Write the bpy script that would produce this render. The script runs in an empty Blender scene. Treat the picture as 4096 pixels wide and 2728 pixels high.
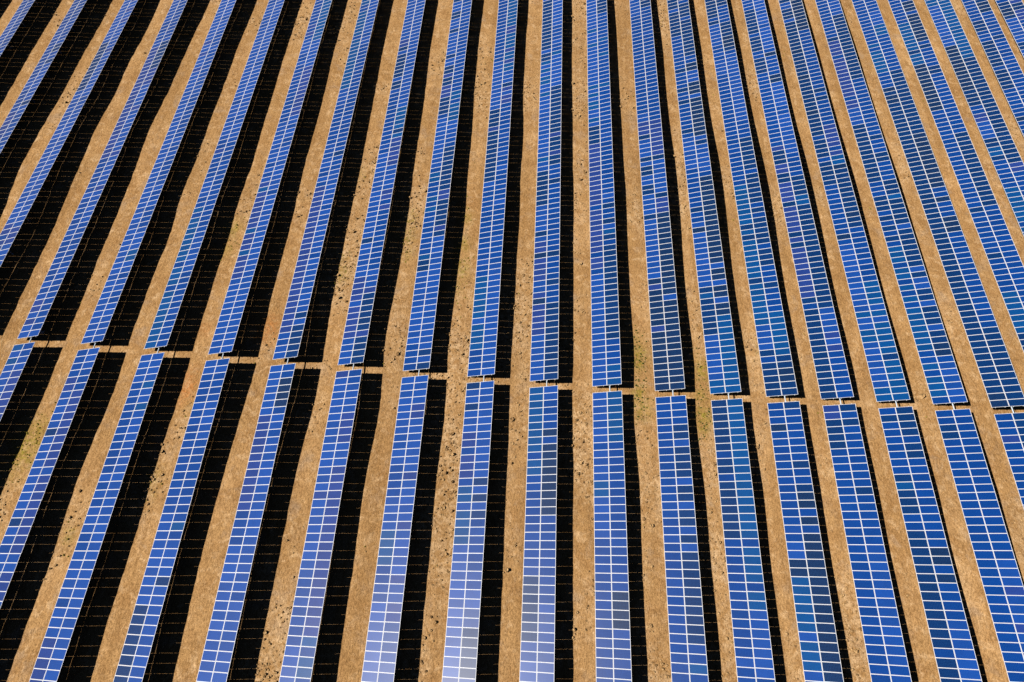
# Solar farm seen from above: tilted panel tables in long parallel rows on dry ground
import math
D = {"cam":[2412.174334963452,1.1088660848083096,0.03518430848819634,0.08890656040112752,75.86765966681202],"row":[[-99.711,34.458,0.557,0.555,0.465],[-90.928,34.32,0.596,0.563,0.462],[-82.108,34.2,0.635,0.234,0.445],[-73.341,34.103,0.794,-0.113,0.373],[-64.467,34.032,0.15,-0.091,0.16],[-55.723,33.782,0.179,-0.243,-0.069],[-46.933,33.467,0.418,-0.418,0.074],[-38.125,33.151,0.499,-0.474,-0.049],[-29.344,32.97,0.425,-0.498,-0.174],[-20.499,32.807,0.151,-0.508,-0.448],[-11.601,32.656,-0.272,-0.444,-0.666],[-2.705,32.481,-0.566,-0.289,-0.971],[5.985,32.38,-0.721,-0.122,-1.323],[14.69,32.102,-0.639,-0.38,-1.523],[23.403,31.952,-0.6,-0.546,-1.757],[31.029,31.851,-0.347,-0.558,-1.849],[38.724,31.808,-0.072,-0.426,-1.547],[46.293,31.812,0.131,-0.331,-1.092],[53.918,31.795,0.362,-0.241,-0.279],[61.485,31.735,0.799,-0.056,0.372],[69.185,31.506,1.325,-0.01,0.762],[76.769,31.298,1.341,0.074,0.959],[84.346,31.106,1.061,0.247,1.006],[91.974,30.931,0.916,0.483,1.001],[99.554,30.766,0.866,0.27,1.002]],"W":4.072342714244678,"th":0.36861191750350664,"gap":0.9513635334321267,"sun":[-1.7622136481722335,0.7777726374648961],"GX":[-128,4,65],"GY":[-44,4,53],"H":[[-105,-105,-105,-105,-105,-105,-105,-105,-105,-104,-103,-102,-101,-100,-99,-98,-97,-96,-96,-95,-94,-94,-94,-94,-94,-94,-94,-94,-94,-94,-94,-94,-94,-94,-94,-94,-94,-94,-94,-94,-94,-94,-94,-95,-95,-95,-95,-95,-95,-95,-95,-95,-95],[-105,-105,-105,-105,-105,-105,-105,-105,-105,-104,-103,-102,-101,-100,-99,-98,-97,-96,-96,-95,-94,-94,-94,-94,-94,-94,-94,-94,-94,-94,-94,-94,-94,-94,-94,-94,-94,-94,-94,-94,-94,-94,-94,-95,-95,-95,-95,-95,-95,-95,-95,-95,-95],[-105,-105,-105,-105,-105,-105,-105,-105,-105,-104,-103,-102,-101,-100,-99,-98,-97,-96,-96,-95,-94,-94,-94,-94,-94,-94,-94,-94,-94,-94,-94,-94,-94,-94,-94,-94,-94,-94,-94,-94,-94,-94,-94,-95,-95,-95,-95,-95,-95,-95,-95,-95,-95],[-105,-105,-105,-105,-105,-105,-105,-105,-105,-104,-103,-102,-101,-100,-99,-98,-97,-96,-96,-95,-94,-94,-94,-94,-94,-94,-94,-94,-94,-94,-94,-94,-94,-94,-94,-94,-94,-94,-94,-94,-94,-94,-94,-95,-95,-95,-95,-95,-95,-95,-95,-95,-95],[-105,-105,-105,-105,-105,-105,-105,-105,-105,-104,-103,-102,-101,-100,-99,-98,-97,-96,-96,-95,-94,-94,-94,-94,-94,-94,-94,-94,-94,-94,-94,-94,-94,-94,-94,-94,-94,-94,-94,-94,-94,-94,-94,-95,-95,-95,-95,-95,-95,-95,-95,-95,-95],[-105,-105,-105,-105,-105,-105,-105,-105,-105,-104,-103,-102,-101,-100,-99,-98,-97,-96,-96,-95,-94,-94,-94,-94,-94,-94,-94,-94,-94,-94,-94,-94,-94,-94,-94,-94,-94,-94,-94,-94,-94,-94,-94,-95,-95,-95,-95,-95,-95,-95,-95,-95,-95],[-105,-105,-105,-105,-105,-105,-105,-105,-105,-104,-103,-102,-101,-100,-99,-98,-97,-96,-96,-95,-94,-94,-94,-94,-94,-94,-94,-94,-94,-94,-94,-94,-94,-94,-94,-94,-94,-94,-94,-94,-94,-94,-94,-95,-95,-95,-95,-95,-95,-95,-95,-95,-95],[-105,-105,-105,-105,-105,-105,-105,-105,-105,-104,-103,-102,-101,-100,-99,-98,-97,-96,-96,-95,-94,-94,-94,-95,-95,-95,-94,-94,-94,-94,-94,-94,-93,-92,-92,-92,-92,-92,-93,-94,-94,-94,-94,-95,-95,-95,-95,-95,-95,-95,-95,-95,-95],[-106,-106,-106,-106,-106,-106,-106,-106,-105,-104,-103,-102,-101,-100,-98,-97,-96,-95,-94,-93,-93,-93,-93,-94,-94,-94,-93,-93,-93,-93,-93,-92,-90,-88,-87,-88,-89,-89,-90,-92,-93,-94,-94,-94,-94,-94,-94,-94,-94,-94,-94,-94,-94],[-106,-106,-106,-106,-106,-106,-106,-106,-105,-104,-103,-102,-100,-99,-98,-96,-95,-94,-93,-91,-91,-92,-93,-95,-97,-96,-92,-90,-90,-91,-91,-90,-87,-84,-83,-84,-85,-85,-87,-90,-93,-94,-94,-94,-94,-94,-94,-94,-94,-94,-94,-94,-94],[-107,-107,-107,-107,-107,-107,-107,-107,-106,-105,-103,-102,-100,-99,-97,-96,-94,-93,-91,-90,-90,-91,-96,-103,-109,-106,-96,-89,-89,-92,-95,-95,-92,-89,-88,-91,-92,-92,-95,-99,-103,-105,-106,-107,-108,-108,-108,-108,-108,-108,-108,-108,-108],[-109,-109,-109,-109,-109,-109,-109,-109,-107,-105,-104,-102,-100,-98,-97,-95,-93,-91,-90,-88,-88,-92,-101,-115,-126,-121,-102,-88,-88,-94,-99,-103,-101,-100,-101,-104,-106,-106,-108,-113,-118,-121,-123,-125,-125,-125,-125,-125,-125,-125,-125,-125,-125],[-112,-112,-112,-112,-112,-112,-112,-112,-110,-108,-105,-103,-100,-98,-96,-93,-91,-88,-86,-83,-84,-90,-102,-123,-139,-131,-104,-86,-86,-92,-101,-109,-110,-109,-113,-118,-122,-122,-121,-125,-132,-137,-140,-143,-145,-145,-145,-145,-145,-145,-145,-145,-145],[-117,-117,-117,-117,-117,-117,-117,-117,-115,-111,-108,-104,-101,-97,-94,-90,-87,-83,-79,-76,-78,-84,-98,-119,-135,-127,-101,-85,-85,-88,-98,-112,-114,-113,-120,-128,-135,-135,-131,-135,-144,-153,-159,-163,-165,-165,-165,-165,-165,-165,-165,-165,-165],[-123,-123,-123,-123,-123,-123,-123,-123,-120,-116,-113,-109,-106,-102,-99,-95,-91,-88,-85,-83,-84,-89,-98,-112,-121,-115,-98,-90,-89,-86,-96,-115,-117,-113,-122,-134,-143,-143,-137,-139,-151,-162,-169,-174,-176,-176,-176,-176,-176,-176,-176,-176,-176],[-129,-129,-129,-129,-129,-129,-129,-129,-127,-125,-124,-122,-121,-119,-116,-115,-113,-112,-112,-113,-114,-114,-116,-118,-118,-114,-108,-106,-100,-90,-98,-117,-120,-116,-124,-137,-146,-147,-140,-139,-148,-158,-165,-168,-169,-169,-169,-169,-169,-169,-169,-169,-169],[-135,-135,-135,-135,-135,-135,-135,-135,-135,-134,-134,-135,-135,-133,-131,-130,-132,-134,-136,-137,-136,-134,-130,-125,-123,-122,-121,-119,-108,-96,-101,-118,-125,-124,-131,-141,-149,-154,-151,-147,-150,-157,-162,-164,-165,-165,-165,-165,-165,-165,-165,-165,-165],[-148,-148,-148,-148,-148,-148,-148,-147,-146,-144,-142,-142,-141,-137,-130,-128,-131,-136,-138,-133,-128,-128,-125,-122,-125,-124,-121,-119,-110,-100,-104,-117,-129,-131,-136,-144,-152,-164,-167,-162,-162,-166,-170,-172,-173,-173,-173,-173,-173,-173,-173,-173,-173],[-160,-160,-160,-160,-160,-160,-160,-160,-157,-153,-150,-150,-149,-142,-131,-126,-131,-141,-145,-133,-123,-126,-126,-128,-138,-131,-121,-122,-122,-117,-119,-128,-138,-141,-143,-147,-156,-169,-176,-173,-172,-175,-178,-181,-182,-182,-182,-182,-182,-182,-182,-182,-182],[-156,-156,-156,-156,-156,-156,-156,-156,-153,-148,-144,-143,-144,-139,-127,-120,-125,-138,-145,-133,-121,-125,-125,-130,-143,-132,-117,-126,-137,-137,-137,-140,-147,-149,-149,-152,-160,-173,-180,-180,-181,-184,-188,-192,-193,-193,-193,-193,-193,-193,-193,-193,-193],[-150,-150,-150,-150,-150,-150,-151,-151,-149,-144,-137,-134,-138,-137,-128,-119,-121,-131,-140,-130,-121,-125,-125,-130,-142,-132,-121,-135,-151,-153,-150,-151,-154,-156,-156,-159,-166,-175,-181,-184,-188,-193,-198,-203,-205,-205,-205,-205,-205,-205,-205,-205,-205],[-154,-154,-154,-154,-154,-154,-154,-156,-155,-149,-139,-132,-134,-136,-130,-122,-120,-125,-130,-124,-120,-123,-124,-130,-139,-135,-132,-144,-157,-158,-155,-155,-158,-159,-159,-162,-167,-174,-179,-183,-190,-197,-203,-208,-211,-211,-211,-211,-211,-211,-211,-211,-211],[-161,-161,-161,-161,-161,-161,-161,-163,-161,-154,-142,-131,-127,-125,-122,-118,-116,-118,-121,-117,-117,-119,-121,-127,-136,-139,-138,-142,-147,-150,-152,-156,-159,-160,-158,-159,-165,-171,-176,-181,-189,-199,-206,-212,-215,-215,-215,-215,-215,-215,-215,-215,-215],[-167,-167,-167,-167,-167,-167,-168,-169,-166,-158,-145,-131,-120,-113,-109,-109,-113,-118,-123,-122,-123,-121,-121,-126,-136,-141,-139,-136,-136,-142,-150,-156,-160,-160,-157,-156,-162,-169,-174,-180,-189,-200,-208,-214,-217,-217,-217,-217,-217,-217,-217,-217,-217],[-173,-173,-173,-173,-173,-173,-173,-174,-169,-161,-148,-134,-122,-113,-109,-110,-116,-126,-138,-142,-140,-131,-125,-128,-135,-141,-140,-137,-138,-145,-153,-159,-162,-162,-159,-158,-164,-172,-177,-182,-191,-201,-209,-215,-218,-218,-218,-218,-218,-218,-218,-218,-218],[-181,-181,-181,-181,-181,-181,-181,-181,-176,-166,-155,-143,-135,-128,-123,-121,-125,-138,-153,-157,-150,-137,-130,-131,-136,-140,-144,-148,-154,-159,-162,-164,-166,-166,-165,-164,-169,-176,-181,-186,-193,-202,-209,-215,-217,-218,-218,-218,-218,-218,-218,-218,-218],[-193,-193,-193,-193,-193,-194,-194,-193,-188,-179,-168,-159,-154,-150,-142,-135,-137,-148,-157,-150,-139,-131,-132,-137,-142,-146,-153,-161,-167,-169,-169,-170,-171,-172,-170,-169,-172,-178,-183,-186,-193,-201,-208,-213,-216,-216,-216,-216,-216,-216,-216,-216,-216],[-205,-205,-205,-205,-205,-205,-205,-206,-201,-193,-183,-174,-169,-164,-153,-144,-145,-155,-154,-133,-116,-118,-132,-145,-153,-159,-164,-168,-169,-170,-171,-174,-176,-176,-172,-168,-169,-176,-181,-184,-190,-198,-206,-211,-213,-213,-213,-213,-213,-213,-213,-213,-213],[-214,-214,-214,-214,-214,-214,-214,-215,-213,-207,-198,-187,-182,-177,-165,-156,-160,-174,-176,-151,-128,-128,-145,-160,-171,-179,-183,-180,-174,-173,-177,-180,-181,-178,-173,-166,-166,-172,-178,-182,-186,-193,-200,-204,-206,-206,-206,-206,-206,-206,-206,-206,-206],[-222,-222,-222,-222,-222,-222,-222,-224,-225,-223,-213,-201,-195,-192,-183,-173,-178,-195,-204,-185,-160,-154,-165,-177,-188,-199,-205,-198,-189,-187,-189,-189,-186,-181,-175,-170,-168,-173,-181,-185,-187,-191,-195,-198,-199,-199,-199,-199,-199,-199,-199,-199,-199],[-235,-235,-235,-235,-235,-235,-236,-238,-241,-240,-231,-218,-212,-211,-204,-194,-195,-204,-205,-188,-170,-168,-179,-188,-196,-209,-217,-211,-201,-199,-202,-197,-188,-178,-173,-171,-169,-172,-182,-188,-187,-186,-187,-187,-188,-188,-188,-188,-188,-188,-188,-188,-188],[-249,-249,-249,-249,-249,-249,-249,-252,-254,-255,-249,-238,-232,-231,-225,-216,-212,-209,-198,-180,-172,-179,-192,-197,-201,-211,-220,-214,-204,-205,-210,-204,-188,-174,-169,-171,-168,-169,-181,-188,-183,-178,-176,-177,-177,-177,-177,-177,-177,-177,-177,-177,-177],[-265,-265,-265,-265,-265,-265,-266,-268,-269,-270,-266,-259,-254,-250,-242,-234,-230,-224,-211,-196,-193,-199,-207,-207,-205,-211,-218,-211,-201,-202,-211,-206,-187,-169,-164,-167,-164,-164,-176,-182,-173,-165,-165,-165,-166,-166,-166,-166,-166,-166,-166,-166,-166],[-282,-282,-282,-282,-282,-282,-283,-285,-285,-286,-284,-279,-274,-269,-257,-249,-249,-245,-235,-227,-226,-225,-224,-220,-216,-217,-220,-216,-205,-201,-205,-203,-187,-168,-161,-162,-159,-158,-166,-166,-156,-150,-152,-154,-155,-155,-155,-155,-155,-155,-155,-155,-155],[-297,-297,-297,-297,-297,-297,-297,-299,-299,-300,-297,-291,-285,-279,-267,-260,-262,-254,-241,-236,-241,-239,-235,-232,-228,-226,-226,-226,-218,-205,-200,-200,-191,-176,-166,-163,-160,-159,-161,-156,-147,-146,-152,-156,-157,-157,-157,-157,-157,-157,-157,-157,-157],[-307,-307,-307,-307,-307,-307,-308,-311,-311,-311,-306,-294,-284,-278,-270,-267,-267,-249,-227,-224,-239,-241,-236,-234,-232,-228,-226,-230,-226,-211,-200,-200,-198,-189,-179,-172,-168,-168,-166,-159,-152,-155,-164,-170,-172,-172,-172,-172,-172,-172,-172,-172,-172],[-319,-319,-319,-319,-319,-319,-319,-322,-322,-321,-313,-297,-283,-275,-271,-272,-266,-238,-210,-214,-239,-243,-235,-230,-227,-223,-222,-227,-228,-216,-205,-204,-204,-198,-190,-183,-179,-179,-176,-167,-161,-165,-175,-182,-185,-186,-186,-186,-186,-186,-186,-186,-186],[-331,-331,-331,-331,-331,-331,-331,-333,-330,-326,-319,-306,-291,-278,-272,-271,-258,-223,-196,-210,-244,-248,-234,-224,-221,-222,-227,-234,-236,-229,-220,-214,-209,-204,-199,-195,-195,-195,-189,-177,-168,-171,-182,-190,-194,-195,-195,-195,-195,-195,-195,-195,-195],[-343,-343,-343,-343,-343,-343,-343,-343,-336,-329,-325,-320,-307,-287,-273,-268,-250,-210,-184,-206,-245,-250,-231,-218,-218,-227,-240,-251,-255,-252,-242,-227,-215,-208,-206,-208,-213,-214,-206,-190,-178,-179,-189,-198,-203,-204,-204,-204,-204,-204,-204,-204,-204],[-350,-350,-350,-350,-350,-350,-350,-350,-341,-332,-330,-327,-312,-287,-272,-266,-246,-203,-174,-193,-232,-236,-218,-206,-208,-221,-240,-256,-265,-268,-259,-236,-216,-207,-206,-212,-221,-224,-214,-198,-186,-186,-194,-203,-206,-207,-208,-208,-208,-208,-208,-208,-208],[-351,-351,-351,-351,-351,-351,-351,-352,-345,-338,-335,-326,-304,-279,-268,-268,-251,-208,-175,-185,-216,-218,-202,-193,-195,-209,-229,-249,-266,-278,-270,-242,-216,-203,-202,-209,-218,-222,-214,-201,-191,-190,-197,-204,-208,-209,-209,-209,-209,-209,-209,-209,-209],[-335,-335,-335,-335,-335,-335,-336,-337,-333,-330,-328,-314,-287,-259,-248,-251,-240,-205,-175,-177,-197,-197,-185,-178,-182,-197,-220,-244,-264,-278,-270,-240,-210,-195,-193,-197,-204,-207,-202,-191,-181,-180,-188,-197,-202,-203,-204,-204,-204,-204,-204,-204,-204],[-316,-316,-316,-316,-316,-316,-316,-319,-315,-314,-314,-302,-274,-239,-220,-218,-211,-184,-159,-159,-176,-178,-169,-166,-172,-192,-222,-251,-268,-276,-266,-236,-204,-187,-184,-187,-193,-196,-193,-181,-170,-169,-179,-191,-197,-199,-199,-199,-199,-199,-199,-199,-199],[-290,-290,-290,-290,-290,-290,-291,-292,-289,-289,-292,-285,-257,-217,-190,-186,-181,-157,-133,-137,-159,-166,-159,-156,-164,-188,-223,-253,-267,-271,-261,-232,-200,-182,-178,-183,-191,-199,-196,-184,-173,-174,-184,-192,-195,-195,-195,-195,-195,-195,-195,-195,-195],[-256,-256,-256,-256,-256,-256,-256,-258,-256,-259,-266,-262,-234,-192,-164,-165,-165,-139,-113,-124,-156,-163,-152,-146,-153,-177,-211,-239,-253,-261,-255,-228,-195,-176,-173,-180,-193,-205,-204,-193,-186,-189,-194,-196,-194,-192,-192,-192,-192,-192,-192,-192,-192],[-209,-209,-209,-209,-209,-209,-209,-211,-213,-223,-239,-241,-214,-166,-137,-146,-156,-131,-104,-123,-161,-165,-145,-132,-138,-165,-198,-224,-242,-255,-251,-224,-190,-170,-167,-174,-188,-201,-202,-193,-185,-185,-189,-190,-190,-189,-189,-188,-188,-188,-188,-188,-188],[-168,-168,-168,-168,-168,-168,-168,-170,-175,-190,-215,-228,-201,-142,-105,-125,-151,-129,-97,-115,-154,-154,-126,-106,-116,-152,-188,-210,-235,-253,-246,-214,-180,-160,-156,-162,-176,-189,-192,-180,-164,-156,-162,-173,-181,-183,-183,-183,-183,-183,-183,-183,-183],[-132,-132,-132,-132,-132,-132,-132,-134,-139,-154,-181,-198,-171,-106,-69,-107,-155,-137,-92,-95,-126,-125,-95,-72,-86,-135,-169,-187,-226,-258,-244,-203,-166,-147,-143,-150,-167,-187,-194,-175,-145,-128,-136,-155,-170,-175,-176,-176,-176,-176,-176,-176,-176],[-106,-106,-106,-106,-106,-106,-106,-108,-110,-120,-139,-150,-123,-64,-40,-98,-165,-153,-99,-83,-98,-92,-62,-39,-59,-114,-143,-160,-219,-265,-244,-194,-154,-136,-134,-145,-171,-203,-214,-190,-149,-126,-132,-153,-169,-174,-176,-176,-176,-176,-176,-176,-176],[-87,-87,-87,-87,-87,-87,-87,-87,-86,-89,-96,-97,-73,-30,-23,-86,-154,-151,-106,-82,-80,-65,-37,-19,-40,-92,-118,-142,-210,-256,-229,-177,-140,-125,-125,-140,-172,-209,-224,-200,-163,-141,-145,-162,-174,-178,-179,-179,-179,-179,-179,-179,-179],[-73,-73,-73,-73,-73,-73,-73,-73,-70,-68,-68,-64,-47,-23,-25,-73,-124,-127,-101,-83,-74,-55,-33,-22,-40,-80,-105,-133,-190,-221,-195,-153,-127,-117,-119,-133,-160,-192,-205,-190,-165,-151,-155,-166,-174,-176,-176,-176,-176,-176,-176,-176,-176],[-61,-61,-61,-61,-61,-61,-61,-61,-58,-55,-52,-48,-38,-27,-30,-55,-81,-84,-73,-64,-58,-46,-35,-33,-45,-70,-90,-114,-150,-166,-149,-126,-113,-110,-114,-125,-143,-163,-173,-168,-157,-153,-157,-165,-170,-171,-171,-171,-171,-171,-171,-171,-171],[-55,-55,-55,-55,-55,-55,-55,-55,-53,-51,-49,-46,-42,-37,-38,-47,-57,-58,-54,-51,-50,-47,-45,-47,-55,-68,-81,-96,-113,-120,-114,-107,-104,-105,-110,-117,-126,-137,-144,-145,-144,-145,-150,-155,-159,-159,-159,-159,-159,-159,-159,-159,-159],[-50,-50,-50,-50,-50,-50,-50,-50,-50,-49,-49,-48,-47,-45,-46,-49,-51,-51,-50,-50,-53,-54,-56,-59,-64,-71,-78,-85,-93,-97,-97,-97,-99,-102,-106,-110,-116,-121,-126,-129,-131,-134,-138,-142,-145,-145,-145,-145,-145,-145,-145,-145,-145],[-49,-49,-49,-49,-49,-49,-49,-49,-50,-50,-50,-50,-50,-50,-50,-51,-52,-52,-52,-53,-56,-58,-61,-64,-67,-71,-75,-79,-83,-86,-88,-90,-93,-95,-98,-102,-105,-109,-112,-115,-117,-120,-123,-126,-128,-128,-128,-128,-128,-128,-128,-128,-128],[-49,-49,-49,-49,-49,-49,-49,-49,-50,-50,-51,-52,-53,-54,-55,-56,-57,-57,-58,-59,-61,-63,-65,-68,-70,-72,-74,-77,-79,-81,-83,-85,-87,-89,-91,-93,-95,-98,-100,-102,-104,-106,-108,-110,-111,-111,-111,-111,-111,-111,-111,-111,-111],[-49,-49,-49,-49,-49,-49,-49,-49,-49,-51,-52,-53,-54,-55,-56,-57,-58,-59,-61,-62,-64,-67,-70,-72,-75,-77,-80,-82,-85,-88,-90,-93,-95,-98,-100,-103,-105,-108,-111,-113,-116,-118,-121,-123,-125,-125,-125,-125,-125,-125,-125,-125,-125],[-48,-48,-48,-48,-48,-48,-48,-48,-49,-51,-52,-53,-55,-56,-57,-59,-60,-61,-63,-64,-67,-70,-73,-76,-79,-82,-85,-88,-91,-94,-97,-100,-103,-106,-108,-111,-114,-117,-120,-123,-126,-129,-132,-135,-136,-136,-136,-136,-136,-136,-136,-136,-136],[-48,-48,-48,-48,-48,-48,-48,-48,-49,-51,-52,-53,-55,-56,-57,-59,-60,-61,-63,-64,-67,-70,-73,-76,-79,-82,-85,-88,-91,-94,-97,-100,-103,-106,-108,-111,-114,-117,-120,-123,-126,-129,-132,-135,-136,-136,-136,-136,-136,-136,-136,-136,-136],[-48,-48,-48,-48,-48,-48,-48,-48,-49,-51,-52,-53,-55,-56,-57,-59,-60,-61,-63,-64,-67,-70,-73,-76,-79,-82,-85,-88,-91,-94,-97,-100,-103,-106,-108,-111,-114,-117,-120,-123,-126,-129,-132,-135,-136,-136,-136,-136,-136,-136,-136,-136,-136],[-48,-48,-48,-48,-48,-48,-48,-48,-49,-51,-52,-53,-55,-56,-57,-59,-60,-61,-63,-64,-67,-70,-73,-76,-79,-82,-85,-88,-91,-94,-97,-100,-103,-106,-108,-111,-114,-117,-120,-123,-126,-129,-132,-135,-136,-136,-136,-136,-136,-136,-136,-136,-136],[-48,-48,-48,-48,-48,-48,-48,-48,-49,-51,-52,-53,-55,-56,-57,-59,-60,-61,-63,-64,-67,-70,-73,-76,-79,-82,-85,-88,-91,-94,-97,-100,-103,-106,-108,-111,-114,-117,-120,-123,-126,-129,-132,-135,-136,-136,-136,-136,-136,-136,-136,-136,-136],[-48,-48,-48,-48,-48,-48,-48,-48,-49,-51,-52,-53,-55,-56,-57,-59,-60,-61,-63,-64,-67,-70,-73,-76,-79,-82,-85,-88,-91,-94,-97,-100,-103,-106,-108,-111,-114,-117,-120,-123,-126,-129,-132,-135,-136,-136,-136,-136,-136,-136,-136,-136,-136],[-48,-48,-48,-48,-48,-48,-48,-48,-49,-51,-52,-53,-55,-56,-57,-59,-60,-61,-63,-64,-67,-70,-73,-76,-79,-82,-85,-88,-91,-94,-97,-100,-103,-106,-108,-111,-114,-117,-120,-123,-126,-129,-132,-135,-136,-136,-136,-136,-136,-136,-136,-136,-136],[-48,-48,-48,-48,-48,-48,-48,-48,-49,-51,-52,-53,-55,-56,-57,-59,-60,-61,-63,-64,-67,-70,-73,-76,-79,-82,-85,-88,-91,-94,-97,-100,-103,-106,-108,-111,-114,-117,-120,-123,-126,-129,-132,-135,-136,-136,-136,-136,-136,-136,-136,-136,-136]],"feat":{"green":[[-59.7,19.24,2.2,1.0],[-59.59,20.98,1.5,0.8],[-60.01,17.26,1.5,0.7],[-42.54,55.05,1.2,0.8],[-42.46,50.93,1.0,0.5],[-24.57,47.91,1.0,0.8],[-24.78,51.02,0.8,0.6],[-15.62,59.48,1.0,0.7],[-15.56,56.1,1.0,0.8],[-15.48,52.76,1.0,0.6],[-6.93,60.43,1.0,0.6],[-6.92,55.2,1.0,0.8],[-6.79,50.31,1.2,0.8],[-6.99,47.14,1.0,0.5],[-50.55,9.06,0.8,0.6],[-42.83,16.25,1.0,0.6],[-40.76,26.23,0.8,0.4],[-42.57,14.39,0.8,0.4],[-24.73,67.43,1.0,0.3],[-58.79,22.49,1.0,0.5]],"dark":[[19.89,37.94,1.2,1.0],[19.57,36.53,1.0,1.0],[19.39,31.72,1.0,1.0],[19.7,29.49,1.2,0.9],[28.73,35.88,1.2,1.0],[28.29,28.91,1.2,1.0],[28.09,27.13,0.9,0.9],[28.09,31.78,0.8,0.7],[37.77,39.92,0.8,0.6],[19.38,40.39,0.8,0.6],[14.51,-1.56,0.7,0.4],[40.77,21.56,0.5,0.6]],"orange":[[-41.87,28.04,1.5,1.0],[-33.38,37.43,1.5,1.0],[-33.2,38.84,1.2,0.7],[-41.98,37.2,1.0,0.4],[-42.39,29.91,1.5,0.6]]}}
AIR, EXPO = .16, .4

import bpy, bmesh, math, random
from mathutils import Vector, Matrix, noise

R = random.Random(7)
sc = bpy.context.scene
col = sc.collection

FOC, PITCH, YAW, ROLL, CAMH = D['cam']
W, TH, GAP = D['W'], D['th'], D['gap']
PITCHM = 1.012                 # module pitch along the tube
ROWS = D['row']                # x, y of upper near end, z at gap, z far (80 modules), z near end (40 m)
N_UP, N_LOW = 100, 50
CT, ST = math.cos(TH), math.sin(TH)

# ------------------------------------------------------------------ camera
cp, sp = math.cos(PITCH), math.sin(PITCH)
cy, sy = math.cos(YAW), math.sin(YAW)
F = Vector((sy * cp, cy * cp, -sp)); RT = Vector((cy, -sy, 0)); UP = RT.cross(F)
cr, sr = math.cos(ROLL), math.sin(ROLL)
R2 = cr * RT + sr * UP; U2 = -sr * RT + cr * UP
cam_d = bpy.data.cameras.new('camera'); cam = bpy.data.objects.new('camera', cam_d); col.objects.link(cam)
cam.matrix_world = Matrix(((R2.x, U2.x, -F.x, 0), (R2.y, U2.y, -F.y, 0), (R2.z, U2.z, -F.z, CAMH), (0, 0, 0, 1)))
cam_d.sensor_width = 36; cam_d.lens = 36 * FOC / 4096
cam_d.clip_start = 1; cam_d.clip_end = 8000
sc.camera = cam


def pix(p):
    """where a world point falls in the photo (4096 x 2728)"""
    d = Vector(p) - Vector((0, 0, CAMH)); z = d.dot(F)
    if z <= 1: return (-9999, -9999)
    return (2048 + FOC * d.dot(R2) / z, 1364 - FOC * d.dot(U2) / z)


def inframe(p, m=0):
    x, y = pix(p)
    return -m < x < 4096 + m and -m < y < 2728 + m


# ------------------------------------------------------------------ terrain heights
gx0, gdx, gnx = D['GX']; gy0, gdy, gny = D['GY']; HG = D['H']


def hat(i, j):
    return HG[min(max(i, 0), gnx - 1)][min(max(j, 0), gny - 1)] * .01


def cub(a, b, c, d, t):
    return b + .5 * t * (c - a + t * (2 * a - 5 * b + 4 * c - d + t * (3 * (b - c) + d - a)))


def ground_h(x, y):
    u = min(max((x - gx0) / gdx, 0), gnx - 1.001); v = min(max((y - gy0) / gdy, 0), gny - 1.001)
    i, j = int(u), int(v); s, t = u - i, v - j
    return cub(*[cub(*[hat(i + a, j + b) for b in (-1, 0, 1, 2)], t) for a in (-1, 0, 1, 2)], s)


def rough(x, y):
    a = noise.noise(Vector((x * .55, y * .55, 3.1))) * .055
    b = noise.noise(Vector((x * 1.7, y * 1.7, 9.7))) * .03
    return a + b


# ------------------------------------------------------------------ materials
def mat(name):
    m = bpy.data.materials.new(name); m.use_nodes = True
    nt = m.node_tree
    return m, nt, nt.nodes['Principled BSDF']


def simple(name, c, rough_=.5, metal=0., spec=.5):
    m, nt, b = mat(name)
    n = nt.nodes.new('ShaderNodeTexNoise'); n.inputs['Scale'].default_value = 9; n.inputs['Detail'].default_value = 4
    co = nt.nodes.new('ShaderNodeTexCoord'); nt.links.new(co.outputs['Object'], n.inputs['Vector'])
    r = nt.nodes.new('ShaderNodeValToRGB')
    r.color_ramp.elements[0].color = (*[v * .82 for v in c], 1); r.color_ramp.elements[1].color = (*[min(1, v * 1.1) for v in c], 1)
    nt.links.new(n.outputs['Fac'], r.inputs['Fac']); nt.links.new(r.outputs['Color'], b.inputs['Base Color'])
    b.inputs['Roughness'].default_value = rough_; b.inputs['Metallic'].default_value = metal
    b.inputs['Specular IOR Level'].default_value = spec
    return m


def math_node(nt, op, a, b_=None, c=None):
    n = nt.nodes.new('ShaderNodeMath'); n.operation = op
    for k, v in enumerate((a, b_, c)):
        if v is None: continue
        if isinstance(v, (int, float)): n.inputs[k].default_value = v
        else: nt.links.new(v, n.inputs[k])
    return n.outputs[0]


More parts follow.
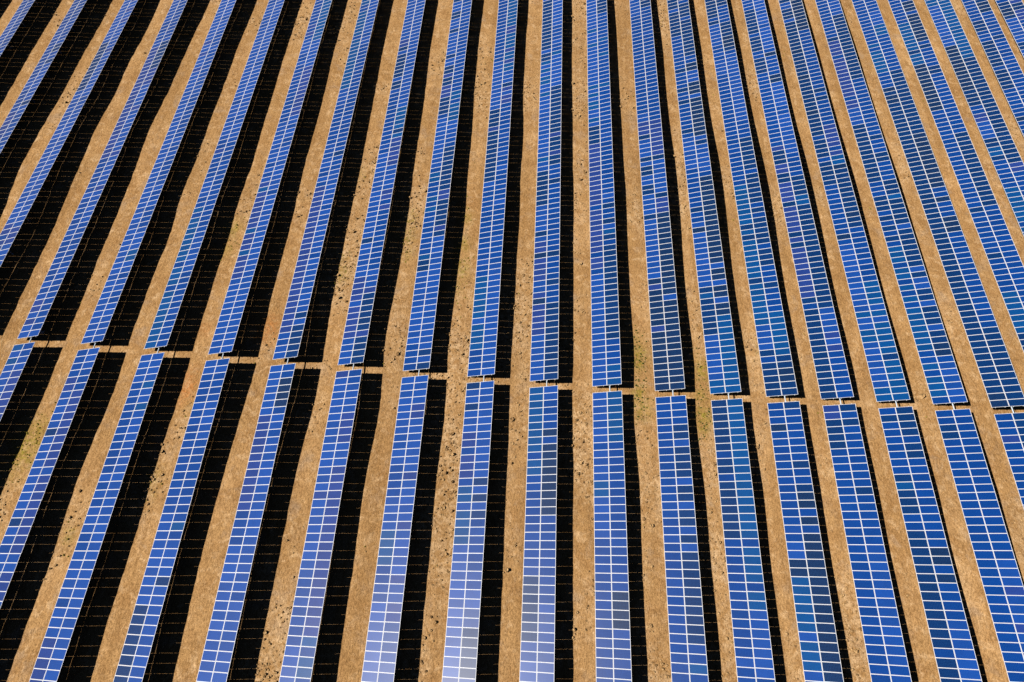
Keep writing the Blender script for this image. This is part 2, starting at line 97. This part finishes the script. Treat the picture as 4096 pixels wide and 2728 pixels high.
def cells(name, c):
    """polycrystalline cells: 12 x 6 lattice of pale gaps, fine busbars, faint crystal mottling, under glass"""
    m, nt, b = mat(name)
    uv = nt.nodes.new('ShaderNodeUVMap'); uv.uv_map = 'UVMap'
    sx = nt.nodes.new('ShaderNodeSeparateXYZ'); nt.links.new(uv.outputs['UV'], sx.inputs[0])

    def line(o, n, w):
        f = math_node(nt, 'FRACT', math_node(nt, 'MULTIPLY', o, n))
        d = math_node(nt, 'ABSOLUTE', math_node(nt, 'SUBTRACT', f, .5))
        return math_node(nt, 'GREATER_THAN', d, .5 - w / 2)
    g1 = line(sx.outputs['X'], 12, .055); g2 = line(sx.outputs['Y'], 6, .06)
    lat = math_node(nt, 'MAXIMUM', g1, g2)
    bus = line(sx.outputs['Y'], 18, .07)
    n = nt.nodes.new('ShaderNodeTexNoise'); n.inputs['Scale'].default_value = 1.1; n.inputs['Detail'].default_value = 2
    geo = nt.nodes.new('ShaderNodeNewGeometry'); nt.links.new(geo.outputs['Position'], n.inputs['Vector'])
    inf = nt.nodes.new('ShaderNodeObjectInfo')
    v = nt.nodes.new('ShaderNodeTexVoronoi'); v.inputs['Scale'].default_value = 14
    nt.links.new(geo.outputs['Position'], v.inputs['Vector'])
    # brightness: object random +-, noise +-, crystal +-
    k = math_node(nt, 'ADD', math_node(nt, 'MULTIPLY', inf.outputs['Random'], .24), .76)
    k = math_node(nt, 'ADD', k, math_node(nt, 'MULTIPLY', n.outputs['Fac'], .22))
    vs = nt.nodes.new('ShaderNodeSeparateColor'); nt.links.new(v.outputs['Color'], vs.inputs[0])
    k = math_node(nt, 'ADD', k, math_node(nt, 'MULTIPLY', vs.outputs[0], .16))
    vm = nt.nodes.new('ShaderNodeVectorMath'); vm.operation = 'SCALE'; vm.inputs[0].default_value = c
    nt.links.new(k, vm.inputs['Scale'])
    m1 = nt.nodes.new('ShaderNodeMix'); m1.data_type = 'RGBA'
    nt.links.new(math_node(nt, 'MULTIPLY', bus, .22), m1.inputs['Factor'])
    nt.links.new(vm.outputs[0], m1.inputs['A']); m1.inputs['B'].default_value = (.025, .13, .36, 1)
    m2 = nt.nodes.new('ShaderNodeMix'); m2.data_type = 'RGBA'
    nt.links.new(math_node(nt, 'MULTIPLY', lat, .42), m2.inputs['Factor'])
    nt.links.new(m1.outputs['Result'], m2.inputs['A']); m2.inputs['B'].default_value = (.025, .14, .38, 1)
    nt.links.new(m2.outputs['Result'], b.inputs['Base Color'])
    b.inputs['Roughness'].default_value = P_ROUGH
    b.inputs['IOR'].default_value = 1.45
    b.inputs['Specular IOR Level'].default_value = P_SPEC
    # pale sheen added in place of bright sky reflected at grazing view
    b.inputs['Sheen Weight'].default_value = P_SHEEN; b.inputs['Sheen Roughness'].default_value = .34
    b.inputs['Sheen Tint'].default_value = (.66, .74, 1, 1)
    return m


P_ROUGH, P_SPEC, P_SHEEN = .34, .15, 1.0
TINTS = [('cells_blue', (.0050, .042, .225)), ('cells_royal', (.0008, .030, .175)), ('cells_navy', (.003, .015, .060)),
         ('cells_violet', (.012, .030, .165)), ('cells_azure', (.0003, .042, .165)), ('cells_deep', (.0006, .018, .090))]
CELL = [cells(n, c) for n, c in TINTS]
M_FRAME = simple('anodised_frame', (.72, .73, .76), .5, 0, .3)
M_BACK = simple('backsheet', (.05, .05, .055), .7)
M_STEEL = simple('galvanised_steel', (.56, .64, .72), .5, .2)
M_RAIL = simple('aluminium_rail', (.62, .64, .66), .45, .3)
M_DRIVE = simple('painted_drive_housing', (.66, .70, .76), .5)
M_RED = simple('red_marking', (.45, .06, .04), .5)


def ground_material():
    m, nt, b = mat('dry_grass_soil')
    L = nt.links
    geo = nt.nodes.new('ShaderNodeNewGeometry')

    def tex(scale, detail, rough_=.55, stretch=None, dist=0.):
        n = nt.nodes.new('ShaderNodeTexNoise'); n.inputs['Scale'].default_value = scale
        n.inputs['Detail'].default_value = detail; n.inputs['Roughness'].default_value = rough_; n.inputs['Distortion'].default_value = dist
        if stretch:
            mp = nt.nodes.new('ShaderNodeMapping'); mp.inputs['Scale'].default_value = stretch[0]; mp.inputs['Rotation'].default_value = (0, 0, stretch[1])
            L.new(geo.outputs['Position'], mp.inputs['Vector']); L.new(mp.outputs[0], n.inputs['Vector'])
        else: L.new(geo.outputs['Position'], n.inputs['Vector'])
        return n.outputs['Fac']

    def ramp(src, stops):
        r = nt.nodes.new('ShaderNodeValToRGB'); e = r.color_ramp.elements
        while len(e) < len(stops): e.new(.5)
        for q, (p, c) in zip(e, stops): q.position = p; q.color = (*c, 1)
        L.new(src, r.inputs['Fac']); return r.outputs['Color']

    def mix(fac, a, c, mode='MIX'):
        n = nt.nodes.new('ShaderNodeMix'); n.data_type = 'RGBA'; n.blend_type = mode
        for s, v in (('Factor', fac), ('A', a), ('B', c)):
            if isinstance(v, (int, float)): n.inputs[s].default_value = v
            elif isinstance(v, tuple): n.inputs[s].default_value = (*v, 1)
            else: L.new(v, n.inputs[s])
        return n.outputs['Result']
    big = tex(.09, 3); midn = tex(.45, 4, .6); fine = tex(3.2, 5, .7, ((1.6, .8, 1), .5)); grain = tex(9, 3, .8)
    c = ramp(big, [(.3, (.41, .230, .088)), (.5, (.46, .265, .108)), (.7, (.51, .30, .130))])
    c = mix(ramp(midn, [(.42, (0, 0, 0)), (.66, (.75, .75, .75))]), c, (.35, .185, .068))
    c = mix(ramp(tex(.8, 5, .65, None, .6), [(.52, (0, 0, 0)), (.68, (.8, .8, .8))]), c, (.64, .42, .22))     # bare pale soil
    c = mix(ramp(tex(.33, 5, .62, None, .4), [(.56, (0, 0, 0)), (.68, (.7, .7, .7))]), c, (.40, .265, .155))     # grey crusted soil
    # wheel tracks along the lanes: streaks stretched along the rows
    tr = tex(.9, 3, .5, ((1.0, .03, 1), .0))
    c = mix(ramp(tr, [(.5, (0, 0, 0)), (.66, (.6, .6, .6))]), c, (.34, .185, .068))
    at = nt.nodes.new('ShaderNodeVertexColor'); at.layer_name = 'cover'
    sepc = nt.nodes.new('ShaderNodeSeparateColor'); L.new(at.outputs['Color'], sepc.inputs[0])
    spk = ramp(tex(1.8, 4, .7), [(.40, (.15, .15, .15)), (.62, (1, 1, 1))])
    sp2 = nt.nodes.new('ShaderNodeSeparateColor'); L.new(spk, sp2.inputs[0])
    c = mix(math_node(nt, 'MULTIPLY', sepc.outputs[0], sp2.outputs[0]), c, (.30, .235, .035))      # yellow-green herbs
    c = mix(math_node(nt, 'MULTIPLY', sepc.outputs[1], sp2.outputs[0]), c, (.52, .20, .055))       # rusty growth
    pale = ramp(tex(1.15, 5, .72, None, .8), [(.44, (0, 0, 0)), (.60, (1, 1, 1))])
    sp3 = nt.nodes.new('ShaderNodeSeparateColor'); L.new(pale, sp3.inputs[0])
    c = mix(math_node(nt, 'MULTIPLY', math_node(nt, 'MULTIPLY', sepc.outputs[2], sp3.outputs[0]), .75), c, (.64, .43, .235))
    gr = ramp(grain, [(.30, (.45, .42, .38)), (.5, (.95, .95, .95)), (.70, (1.32, 1.34, 1.38))])
    c = mix(1., c, gr, 'MULTIPLY')
    fr = ramp(fine, [(.32, (.58, .55, .51)), (.52, (1, 1, 1)), (.70, (1.25, 1.26, 1.28))])
    c = mix(1., c, fr, 'MULTIPLY')
    L.new(c, b.inputs['Base Color'])
    b.inputs['Roughness'].default_value = 1; b.inputs['Specular IOR Level'].default_value = .05
    bp = nt.nodes.new('ShaderNodeBump'); bp.inputs['Strength'].default_value = .9; bp.inputs['Distance'].default_value = .09
    hsum = math_node(nt, 'ADD', math_node(nt, 'MULTIPLY', fine, 1.0), math_node(nt, 'MULTIPLY', grain, .45))
    L.new(hsum, bp.inputs['Height']); L.new(bp.outputs[0], b.inputs['Normal'])
    return m


M_GROUND = ground_material()


# ------------------------------------------------------------------ ground sheet
def axis(a, b, step, far):
    v = [a + step * i for i in range(int((b - a) / step) + 1)]
    lo, hi, s = [], [], step
    x0, x1 = v[0], v[-1]
    while x1 < far:
        s *= 1.35; x1 += s; hi.append(x1); x0 -= s; lo.append(x0)
    return lo[::-1] + v + hi


def cover(x, y):
    g = o = 0.
    for fx, fy, fr, w in D['feat']['green'] + D['feat']['dark']:
        d2 = ((x - fx) ** 2 + ((y - fy) * .7) ** 2) / (fr * fr)
        if d2 < 6: g = max(g, w * math.exp(-d2))
    for fx, fy, fr, w in D['feat']['orange']:
        d2 = ((x - fx) ** 2 + ((y - fy) * .8) ** 2) / (fr * fr)
        if d2 < 6: o = max(o, w * math.exp(-d2))
    return g, o


def pit_density(x, y):
    a = noise.noise(Vector((x * .09, y * .07, 21.3))) + .55 * noise.noise(Vector((x * .33, y * .2, 4.4)))
    cx = math.exp(-((x - 2) / 34) ** 2) * math.exp(-((y - 22) / 60) ** 2)
    return max(0., a * 1.7 - .32 + .62 * cx)


def build_ground():
    X = axis(-104, 112, .42, 2600); Y = axis(-14, 134, .42, 2600)
    nx, ny = len(X), len(Y)
    V, C = [], []
    for j, y in enumerate(Y):
        for i, x in enumerate(X):
            near = -110 < x < 118 and -20 < y < 140
            V.append((x, y, ground_h(x, y) + (rough(x, y) if near else 0)))
            g, o = cover(x, y) if near else (0, 0)
            C += (g, o, min(1, pit_density(x, y) * 1.1) if near else 0, 1)
    Fc = [(j * nx + i, j * nx + i + 1, (j + 1) * nx + i + 1, (j + 1) * nx + i) for j in range(ny - 1) for i in range(nx - 1)]
    me = bpy.data.meshes.new('ground'); me.from_pydata(V, [], Fc)
    a = me.color_attributes.new('cover', 'FLOAT_COLOR', 'POINT'); a.data.foreach_set('color', C)
    me.polygons.foreach_set('use_smooth', [True] * len(Fc))
    me.materials.append(M_GROUND)
    o = bpy.data.objects.new('ground', me); col.objects.link(o)
    o['kind'] = 'structure'


build_ground()


# ------------------------------------------------------------------ mesh helpers
class MB:
    def __init__(s): s.v, s.f, s.m = [], [], []

    def poly(s, pts, mi=0):
        k = len(s.v); s.v += [tuple(p) for p in pts]; s.f.append(tuple(range(k, k + len(pts)))); s.m.append(mi)

    def box(s, x0, x1, y0, y1, z0, z1, mi=0, mtx=None):
        p = [Vector((x, y, z)) for z in (z0, z1) for y in (y0, y1) for x in (x0, x1)]
        if mtx: p = [mtx @ q for q in p]
        k = len(s.v); s.v += [tuple(q) for q in p]
        for f in ((0, 2, 3, 1), (4, 5, 7, 6), (0, 1, 5, 4), (2, 6, 7, 3), (0, 4, 6, 2), (1, 3, 7, 5)):
            s.f.append(tuple(k + i for i in f)); s.m.append(mi)

    def tube(s, a, b, r, n=10, mi=0):
        a, b = Vector(a), Vector(b); d = (b - a).normalized()
        u = d.orthogonal().normalized(); w = d.cross(u); k = len(s.v)
        for c in (a, b):
            for i in range(n):
                t = 2 * math.pi * i / n; s.v.append(tuple(c + r * (math.cos(t) * u + math.sin(t) * w)))
        for i in range(n):
            j = (i + 1) % n; s.f.append((k + i, k + j, k + n + j, k + n + i)); s.m.append(mi)
        s.f.append(tuple(k + i for i in range(n))[::-1]); s.m.append(mi)
        s.f.append(tuple(k + n + i for i in range(n))); s.m.append(mi)

    def prism(s, prof, y0, y1, mi=0, mtx=None):
        n = len(prof); P_ = [Vector((x, y, z)) for y in (y0, y1) for x, z in prof]
        if mtx: P_ = [mtx @ q for q in P_]
        k = len(s.v); s.v += [tuple(q) for q in P_]
        s.f.append(tuple(k + i for i in range(n))); s.m.append(mi)
        s.f.append(tuple(k + n + i for i in range(n))[::-1]); s.m.append(mi)
        for i in range(n):
            j = (i + 1) % n; s.f.append((k + j, k + i, k + n + i, k + n + j)); s.m.append(mi)

    def mesh(s, name, mats, uv=None):
        me = bpy.data.meshes.new(name); me.from_pydata(s.v, [], s.f)
        for m in mats: me.materials.append(m)
        me.polygons.foreach_set('material_index', s.m)
        if uv:
            l = me.uv_layers.new(name='UVMap')
            for fi, c in uv.items():
                for li, q in zip(me.polygons[fi].loop_indices, c): l.data[li].uv = q
        me.update(); return me


def link(name, me, parent=None):
    o = bpy.data.objects.new(name, me); col.objects.link(o)
    if parent: o.parent = parent
    return o


# ------------------------------------------------------------------ the solar module
ML = W / 2 - .025              # module length across the row
MW = PITCHM - .015             # module width along the row
BORD, BL = .034, .040          # white border: frame plus margin of backsheet
UVQ = [(0, 0), (1, 0), (1, 1), (0, 1)]


def add_module(mb, uvs, mi_cell, mtx=None):
    """one module centred on the origin: white frame ring, cell field, sides, backsheet"""
    a, b, t = ML / 2, MW / 2, .04
    ia, ib = a - BL, b - BORD
    T = (lambda x, y, z: mtx @ Vector((x, y, z))) if mtx else (lambda x, y, z: Vector((x, y, z)))
    o = [(-a, -b), (a, -b), (a, b), (-a, b)]; i_ = [(-ia, -ib), (ia, -ib), (ia, ib), (-ia, ib)]
    uvs[len(mb.f)] = UVQ
    mb.poly([T(x, y, 0) for x, y in i_], mi_cell)
    for k in range(4):
        q = (k + 1) % 4
        mb.poly([T(*o[k], 0), T(*o[q], 0), T(*i_[q], 0), T(*i_[k], 0)], 0)
        mb.poly([T(*o[k], -t), T(*o[q], -t), T(*o[q], 0), T(*o[k], 0)], 0)
    mb.poly([T(x, y, -t) for x, y in o[::-1]], 1)


PANEL = []
for cm in CELL:
    mb, uvs = MB(), {}
    add_module(mb, uvs, 2)
    PANEL.append(mb.mesh('solar_panel', [M_FRAME, M_BACK, cm], uvs))


# ------------------------------------------------------------------ a table
TUBE_U, TUBE_D, TUBE_R = .34, .33, .075      # tube: offset up the slope, depth below the panel plane, radius
RAILS = (-1.58, -.48, .48, 1.58)


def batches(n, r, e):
    """cell batches: runs of modules of one tint along a column; e darkens the mix from west to east, painting in view-angle brightness"""
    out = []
    wts = [6 - 5.6 * e, 2.2 + 1.5 * e, .05 + 1.0 * e * e, 1.1 - .6 * e, .5 + .4 * e, .25 + 2.6 * e]  # lighter tints west, darker east: view-angle brightness put into the cell colour
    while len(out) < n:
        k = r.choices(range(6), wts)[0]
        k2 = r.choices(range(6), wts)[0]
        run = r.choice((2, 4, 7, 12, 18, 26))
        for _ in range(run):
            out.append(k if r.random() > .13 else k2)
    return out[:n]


def table(ri, upper, label, drive):
    x, yg, zg, zt, zb = ROWS[ri]
    r = random.Random(1000 + ri * 2 + upper)
    n = N_UP if upper else N_LOW
    if upper: y0, dirn, z0, slope = yg, 1, zg, (zt - zg) / (80 * PITCHM)
    else: y0, dirn, z0, slope = yg - GAP, -1, zg, (zb - zg) / (40 * PITCHM)
    gz = ground_h(x, y0)
    root = bpy.data.objects.new('solar_table', None); col.objects.link(root)
    root.empty_display_size = .5
    root.location = (x, y0, gz)
    root['label'] = label; root['category'] = 'solar table'; root['group'] = 'tilted solar tables in parallel rows'
    zrel = z0 - gz
    tilt = Matrix.Rotation(-TH, 4, 'Y')

    def axis_pt(t, u=0., w=0.):            # t along the row, u up the slope, w off the panel plane
        return Vector((u * CT - w * ST, dirn * t, zrel + slope * t + u * ST + w * CT))
    pitch_rot = Matrix.Rotation(math.atan(slope) * dirn, 4, 'X')
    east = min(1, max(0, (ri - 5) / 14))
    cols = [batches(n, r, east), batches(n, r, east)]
    # which modules show in the photo: the hundred nearest are parts of their own
    cand = []
    for c, u in ((0, -1), (1, 1)):
        for k in range(n):
            lp = axis_pt((k + .5) * PITCHM, u * W / 4)
            wp = root.location + lp
            vis = inframe(wp, 25)
            cand.append((not vis, (wp - cam.location).length, c, k, u, lp))
    cand.sort(key=lambda q: q[:2])
    own = [q for q in cand if not q[0]][:100]
    rest = [q for q in cand if q not in own]
    rot = (pitch_rot @ tilt).to_euler()
    for _, _, c, k, u, lp in own:
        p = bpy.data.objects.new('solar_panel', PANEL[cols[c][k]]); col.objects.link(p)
        p.parent = root; p.location = lp + Vector((0, 0, r.uniform(-.004, .004)))
        p.rotation_euler = (rot.x + r.gauss(0, .0035), rot.y + r.gauss(0, .006), rot.z)
    if rest:
        mb, uvs = MB(), {}
        for _, _, c, k, u, lp in rest:
            j = Matrix.Rotation(r.gauss(0, .006), 4, 'Y')
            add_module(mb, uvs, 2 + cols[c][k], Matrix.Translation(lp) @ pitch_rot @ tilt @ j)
        o = link('solar_panel', mb.mesh('solar_panels', [M_FRAME, M_BACK] + CELL, uvs), root)
        o['kind'] = 'stuff'
    # torque tube; the upper one runs on across the gap to the lower table
    end = n * PITCHM
    mb = MB()
    a = axis_pt(-.02 if not upper else -GAP - .05, TUBE_U, -TUBE_D) if upper else axis_pt(.12, TUBE_U, -TUBE_D)
    mb.tube(a, axis_pt(end, TUBE_U, -TUBE_D), TUBE_R, 10)
    link('torque_tube', mb.mesh('torque_tube', [M_STEEL]), root)
    # rails under the modules
    for u in RAILS:
        mb = MB()
        A = pitch_rot @ tilt
        mtx = Matrix.Translation(axis_pt(0, u, -.045)) @ A
        y_a, y_b = -.07 * dirn, dirn * (end + .07)
        mb.box(-.032, .032, min(y_a, y_b), max(y_a, y_b), -.085, 0, 0, mtx)
        link('rail', mb.mesh('rail', [M_RAIL]), root)
    # rafters across the tube under every fourth joint
    mb = MB()
    k = 2
    while k < n:
        mtx = Matrix.Translation(axis_pt(k * PITCHM, 0, -.134)) @ pitch_rot @ tilt
        mb.box(-1.62, 1.62, -.03, .03, -.115, 0, 0, mtx)
        k += 4
    link('rafter_set', mb.mesh('rafter_set', [M_STEEL]), root)
    # posts every six modules
    k = 2.35 if not upper else 7.6
    while k < n:
        t = k * PITCHM; top = axis_pt(t, TUBE_U, -TUBE_D)
        gy = ground_h(x + top.x, y0 + top.y) - gz
        if inframe(root.location + top, 120):
            mb = MB()
            h0, h1 = gy - .25, top.z - .02
            for (xa, xb, ya, yb) in ((-.075, .075, -.055, -.043), (-.075, .075, .043, .055), (-.007, .007, -.043, .043)):
                mb.box(top.x + xa, top.x + xb, top.y + ya, top.y + yb, h0, h1)
            mb.box(top.x - .12, top.x + .12, top.y - .08, top.y + .08, h1 - .14, h1 - .04)
            link('post', mb.mesh('post', [M_STEEL]), root)
        k += 6
    # slewing drive near the gap end of the upper tables
    if upper and (inframe(root.location + axis_pt(1.5), 150)):
        t = 1.55; top = axis_pt(t, TUBE_U, -TUBE_D)
        gy = ground_h(x + top.x, y0 + top.y) - gz
        mb = MB()
        mb.box(top.x - .09, top.x + .09, top.y - .09, top.y + .09, gy - .25, top.z - .05)
        mb.box(top.x - .2, top.x + .2, top.y - .2, top.y + .2, gy - .05, gy + .06)
        link('drive_post', mb.mesh('drive_post', [M_STEEL]), root)
        if drive:
            prof = [(.66 * math.cos(math.pi + math.pi * i / 16), .12 + .80 * math.sin(math.pi + math.pi * i / 16)) for i in range(17)]
            mtx = Matrix.Translation(top) @ tilt
            mb = MB(); mb.prism(prof, -.20, -.12, 0, mtx)
            mb.tube(mtx @ Vector((0, -.3, 0)), mtx @ Vector((0, -.1, 0)), .14, 12)
            pl = link('drive_plate', mb.mesh('drive_plate', [M_DRIVE]), root)
            mb = MB(); mb.box(-.14, .14, -.42, -.21, -.62, -.30, 0, mtx); mb.box(.15, .42, -.36, -.24, -.54, -.42, 0, mtx)
            link('gearbox', mb.mesh('gearbox', [M_DRIVE]), pl)
            mb = MB(); mb.box(-.30, -.18, -.215, -.203, -.36, -.20, 0, mtx)
            link('red_tag', mb.mesh('red_tag', [M_RED]), pl)
    return root


ORD = ['first', 'second', 'third', 'fourth', 'fifth', 'sixth', 'seventh', 'eighth', 'ninth', 'tenth', 'eleventh', 'twelfth',
       'thirteenth', 'fourteenth', 'fifteenth', 'sixteenth', 'seventeenth', 'eighteenth', 'nineteenth', 'twentieth',
       'twenty-first', 'twenty-second', 'twenty-third', 'twenty-fourth']
# the rows as listed run from the left: row 0 lies just out of frame, 1..24 cross the top edge, 4..20 reach the cross gap
for ri in range(len(ROWS)):
    if ri == 0:
        lb = 'solar table just outside the upper left corner, known by its shadow there'
    elif ri == 1:
        lb = 'steeply seen pale blue solar table across the upper left corner, leftmost of all'
    elif ri == 24:
        lb = 'dark blue solar table across the upper right corner, rightmost of all'
    else:
        look = 'narrow looking lavender blue' if ri < 6 else ('bright blue' if ri < 13 else 'deep blue')
        lb = 'long %s solar table beyond gap, %s from left along top edge' % (look, ORD[ri - 1])
    table(ri, True, lb, ri not in (6, 8))
    if 4 <= ri <= 20:
        if ri == 4: lb = 'shorter blue solar table below the gap, leftmost, cut by the left edge'
        elif ri == 20: lb = 'deep blue solar table below the gap, rightmost, cut by the right edge'
        else:
            look = 'blue' if ri < 9 else ('pale glaring lavender' if ri < 13 else 'deep blue')
            lb = 'shorter %s solar table below gap, %s from left at the gap' % (look, ORD[ri - 4])
        table(ri, False, lb, False)


# ------------------------------------------------------------------ tussocks and herbs on the ground
def scatter(name, label, cat, mats, pts):
    mb = MB(); r = random.Random(5)
    for x, y, s, mi in pts:
        z = ground_h(x, y) + rough(x, y) - .02
        n = 7; a0 = r.random() * 6.28
        ring = [(a0 + 6.283 * i / n, s * r.uniform(.75, 1.2)) for i in range(n)]
        h = s * r.uniform(.8, 1.5)
        k = len(mb.v)
        mb.v += [(x + q * math.cos(t), y + q * math.sin(t), z) for t, q in ring]
        mb.v += [(x + q * .62 * math.cos(t + .3), y + q * .62 * math.sin(t + .3), z + h * r.uniform(.55, 1.0)) for t, q in ring]
        mb.v.append((x + r.uniform(-.2, .2) * s, y + r.uniform(-.2, .2) * s, z + h * r.uniform(.35, 1.0)))
        for i in range(n):
            j = (i + 1) % n
            mb.f += [(k + i, k + j, k + n + j, k + n + i), (k + n + i, k + n + j, k + 2 * n)]; mb.m += [mi, mi]
    o = link(name, mb.mesh(name, mats)); o['kind'] = 'stuff'; o['label'] = label; o['category'] = cat
    return o


def grass_mat(name, a, b_):
    m, nt, b = mat(name)
    n = nt.nodes.new('ShaderNodeTexNoise'); n.inputs['Scale'].default_value = 6; n.inputs['Detail'].default_value = 3
    geo = nt.nodes.new('ShaderNodeNewGeometry'); nt.links.new(geo.outputs['Position'], n.inputs['Vector'])
    rr = nt.nodes.new('ShaderNodeValToRGB'); rr.color_ramp.elements[0].position = .3; rr.color_ramp.elements[1].position = .7
    rr.color_ramp.elements[0].color = (*a, 1); rr.color_ramp.elements[1].color = (*b_, 1)
    nt.links.new(n.outputs['Fac'], rr.inputs['Fac']); nt.links.new(rr.outputs['Color'], b.inputs['Base Color'])
    b.inputs['Roughness'].default_value = 1; b.inputs['Specular IOR Level'].default_value = 0
    return m


T = []
rr = random.Random(3)
for _ in range(170000):
    x = rr.uniform(-100, 108); y = rr.uniform(-10, 132)
    d = pit_density(x, y)
    if rr.random() < d * .8 and inframe((x, y, -1.5), 60):
        s = min(.42, rr.lognormvariate(math.log(.105), .40))
        T.append((x, y, s, 0 if rr.random() < .7 else 1))
scatter('dry_tussocks', 'low dry brown grass tussocks dotted over the bare strips', 'grass',
        [grass_mat('dry_tussock', (.30, .17, .07), (.56, .36, .17)), grass_mat('old_tussock', (.17, .095, .042), (.40, .24, .105))], T)
T = []
for key, dens in (('green', 22), ('dark', 30)):
    for fx, fy, fr, w in D['feat'][key]:
        for _ in range(int(dens * fr * w)):
            x, y = rr.gauss(fx, fr * .75), rr.gauss(fy, fr * 1.7)
            T.append((x, y, rr.uniform(.05, .14), 0 if key == 'green' else 1))
for _ in range(1500):
    x = rr.uniform(-100, 108); y = rr.uniform(-10, 132)
    if noise.noise(Vector((x * .12, y * .08, 50))) > .28: T.append((x, y, rr.uniform(.05, .14), 0))
scatter('herbs', 'low green herbs growing in scattered patches between the rows', 'weeds',
        [grass_mat('yellow_herb', (.17, .15, .02), (.33, .27, .04)), grass_mat('green_herb', (.035, .05, .012), (.11, .12, .025))], T)

# ------------------------------------------------------------------ light
az, el = D['sun']
sun_dir = Vector((math.sin(az) * math.cos(el), math.cos(az) * math.cos(el), math.sin(el)))
sl = bpy.data.lights.new('sun', 'SUN'); sl.energy = 5; sl.angle = math.radians(.5); sl.color = (1, .95, .88)
so = bpy.data.objects.new('sun', sl); col.objects.link(so)
so.rotation_euler = sun_dir.to_track_quat('Z', 'Y').to_euler(); so.location = (-60, 0, 120)
w = bpy.data.worlds.new('World'); sc.world = w; w.use_nodes = True
nt = w.node_tree; bg = nt.nodes['Background']
sky = nt.nodes.new('ShaderNodeTexSky'); sky.sky_type = 'NISHITA'; sky.sun_disc = False
sky.sun_elevation = el; sky.sun_rotation = az
sky.altitude = 1500; sky.air_density = AIR; sky.dust_density = 0; sky.ozone_density = 3
nt.links.new(sky.outputs[0], bg.inputs['Color']); bg.inputs['Strength'].default_value = .05

# ------------------------------------------------------------------ render
sc.view_settings.view_transform = 'Standard'; sc.view_settings.look = 'None'
sc.view_settings.exposure = EXPO; sc.view_settings.gamma = 1
sc.cycles.max_bounces = 4; sc.cycles.diffuse_bounces = 0; sc.cycles.glossy_bounces = 2
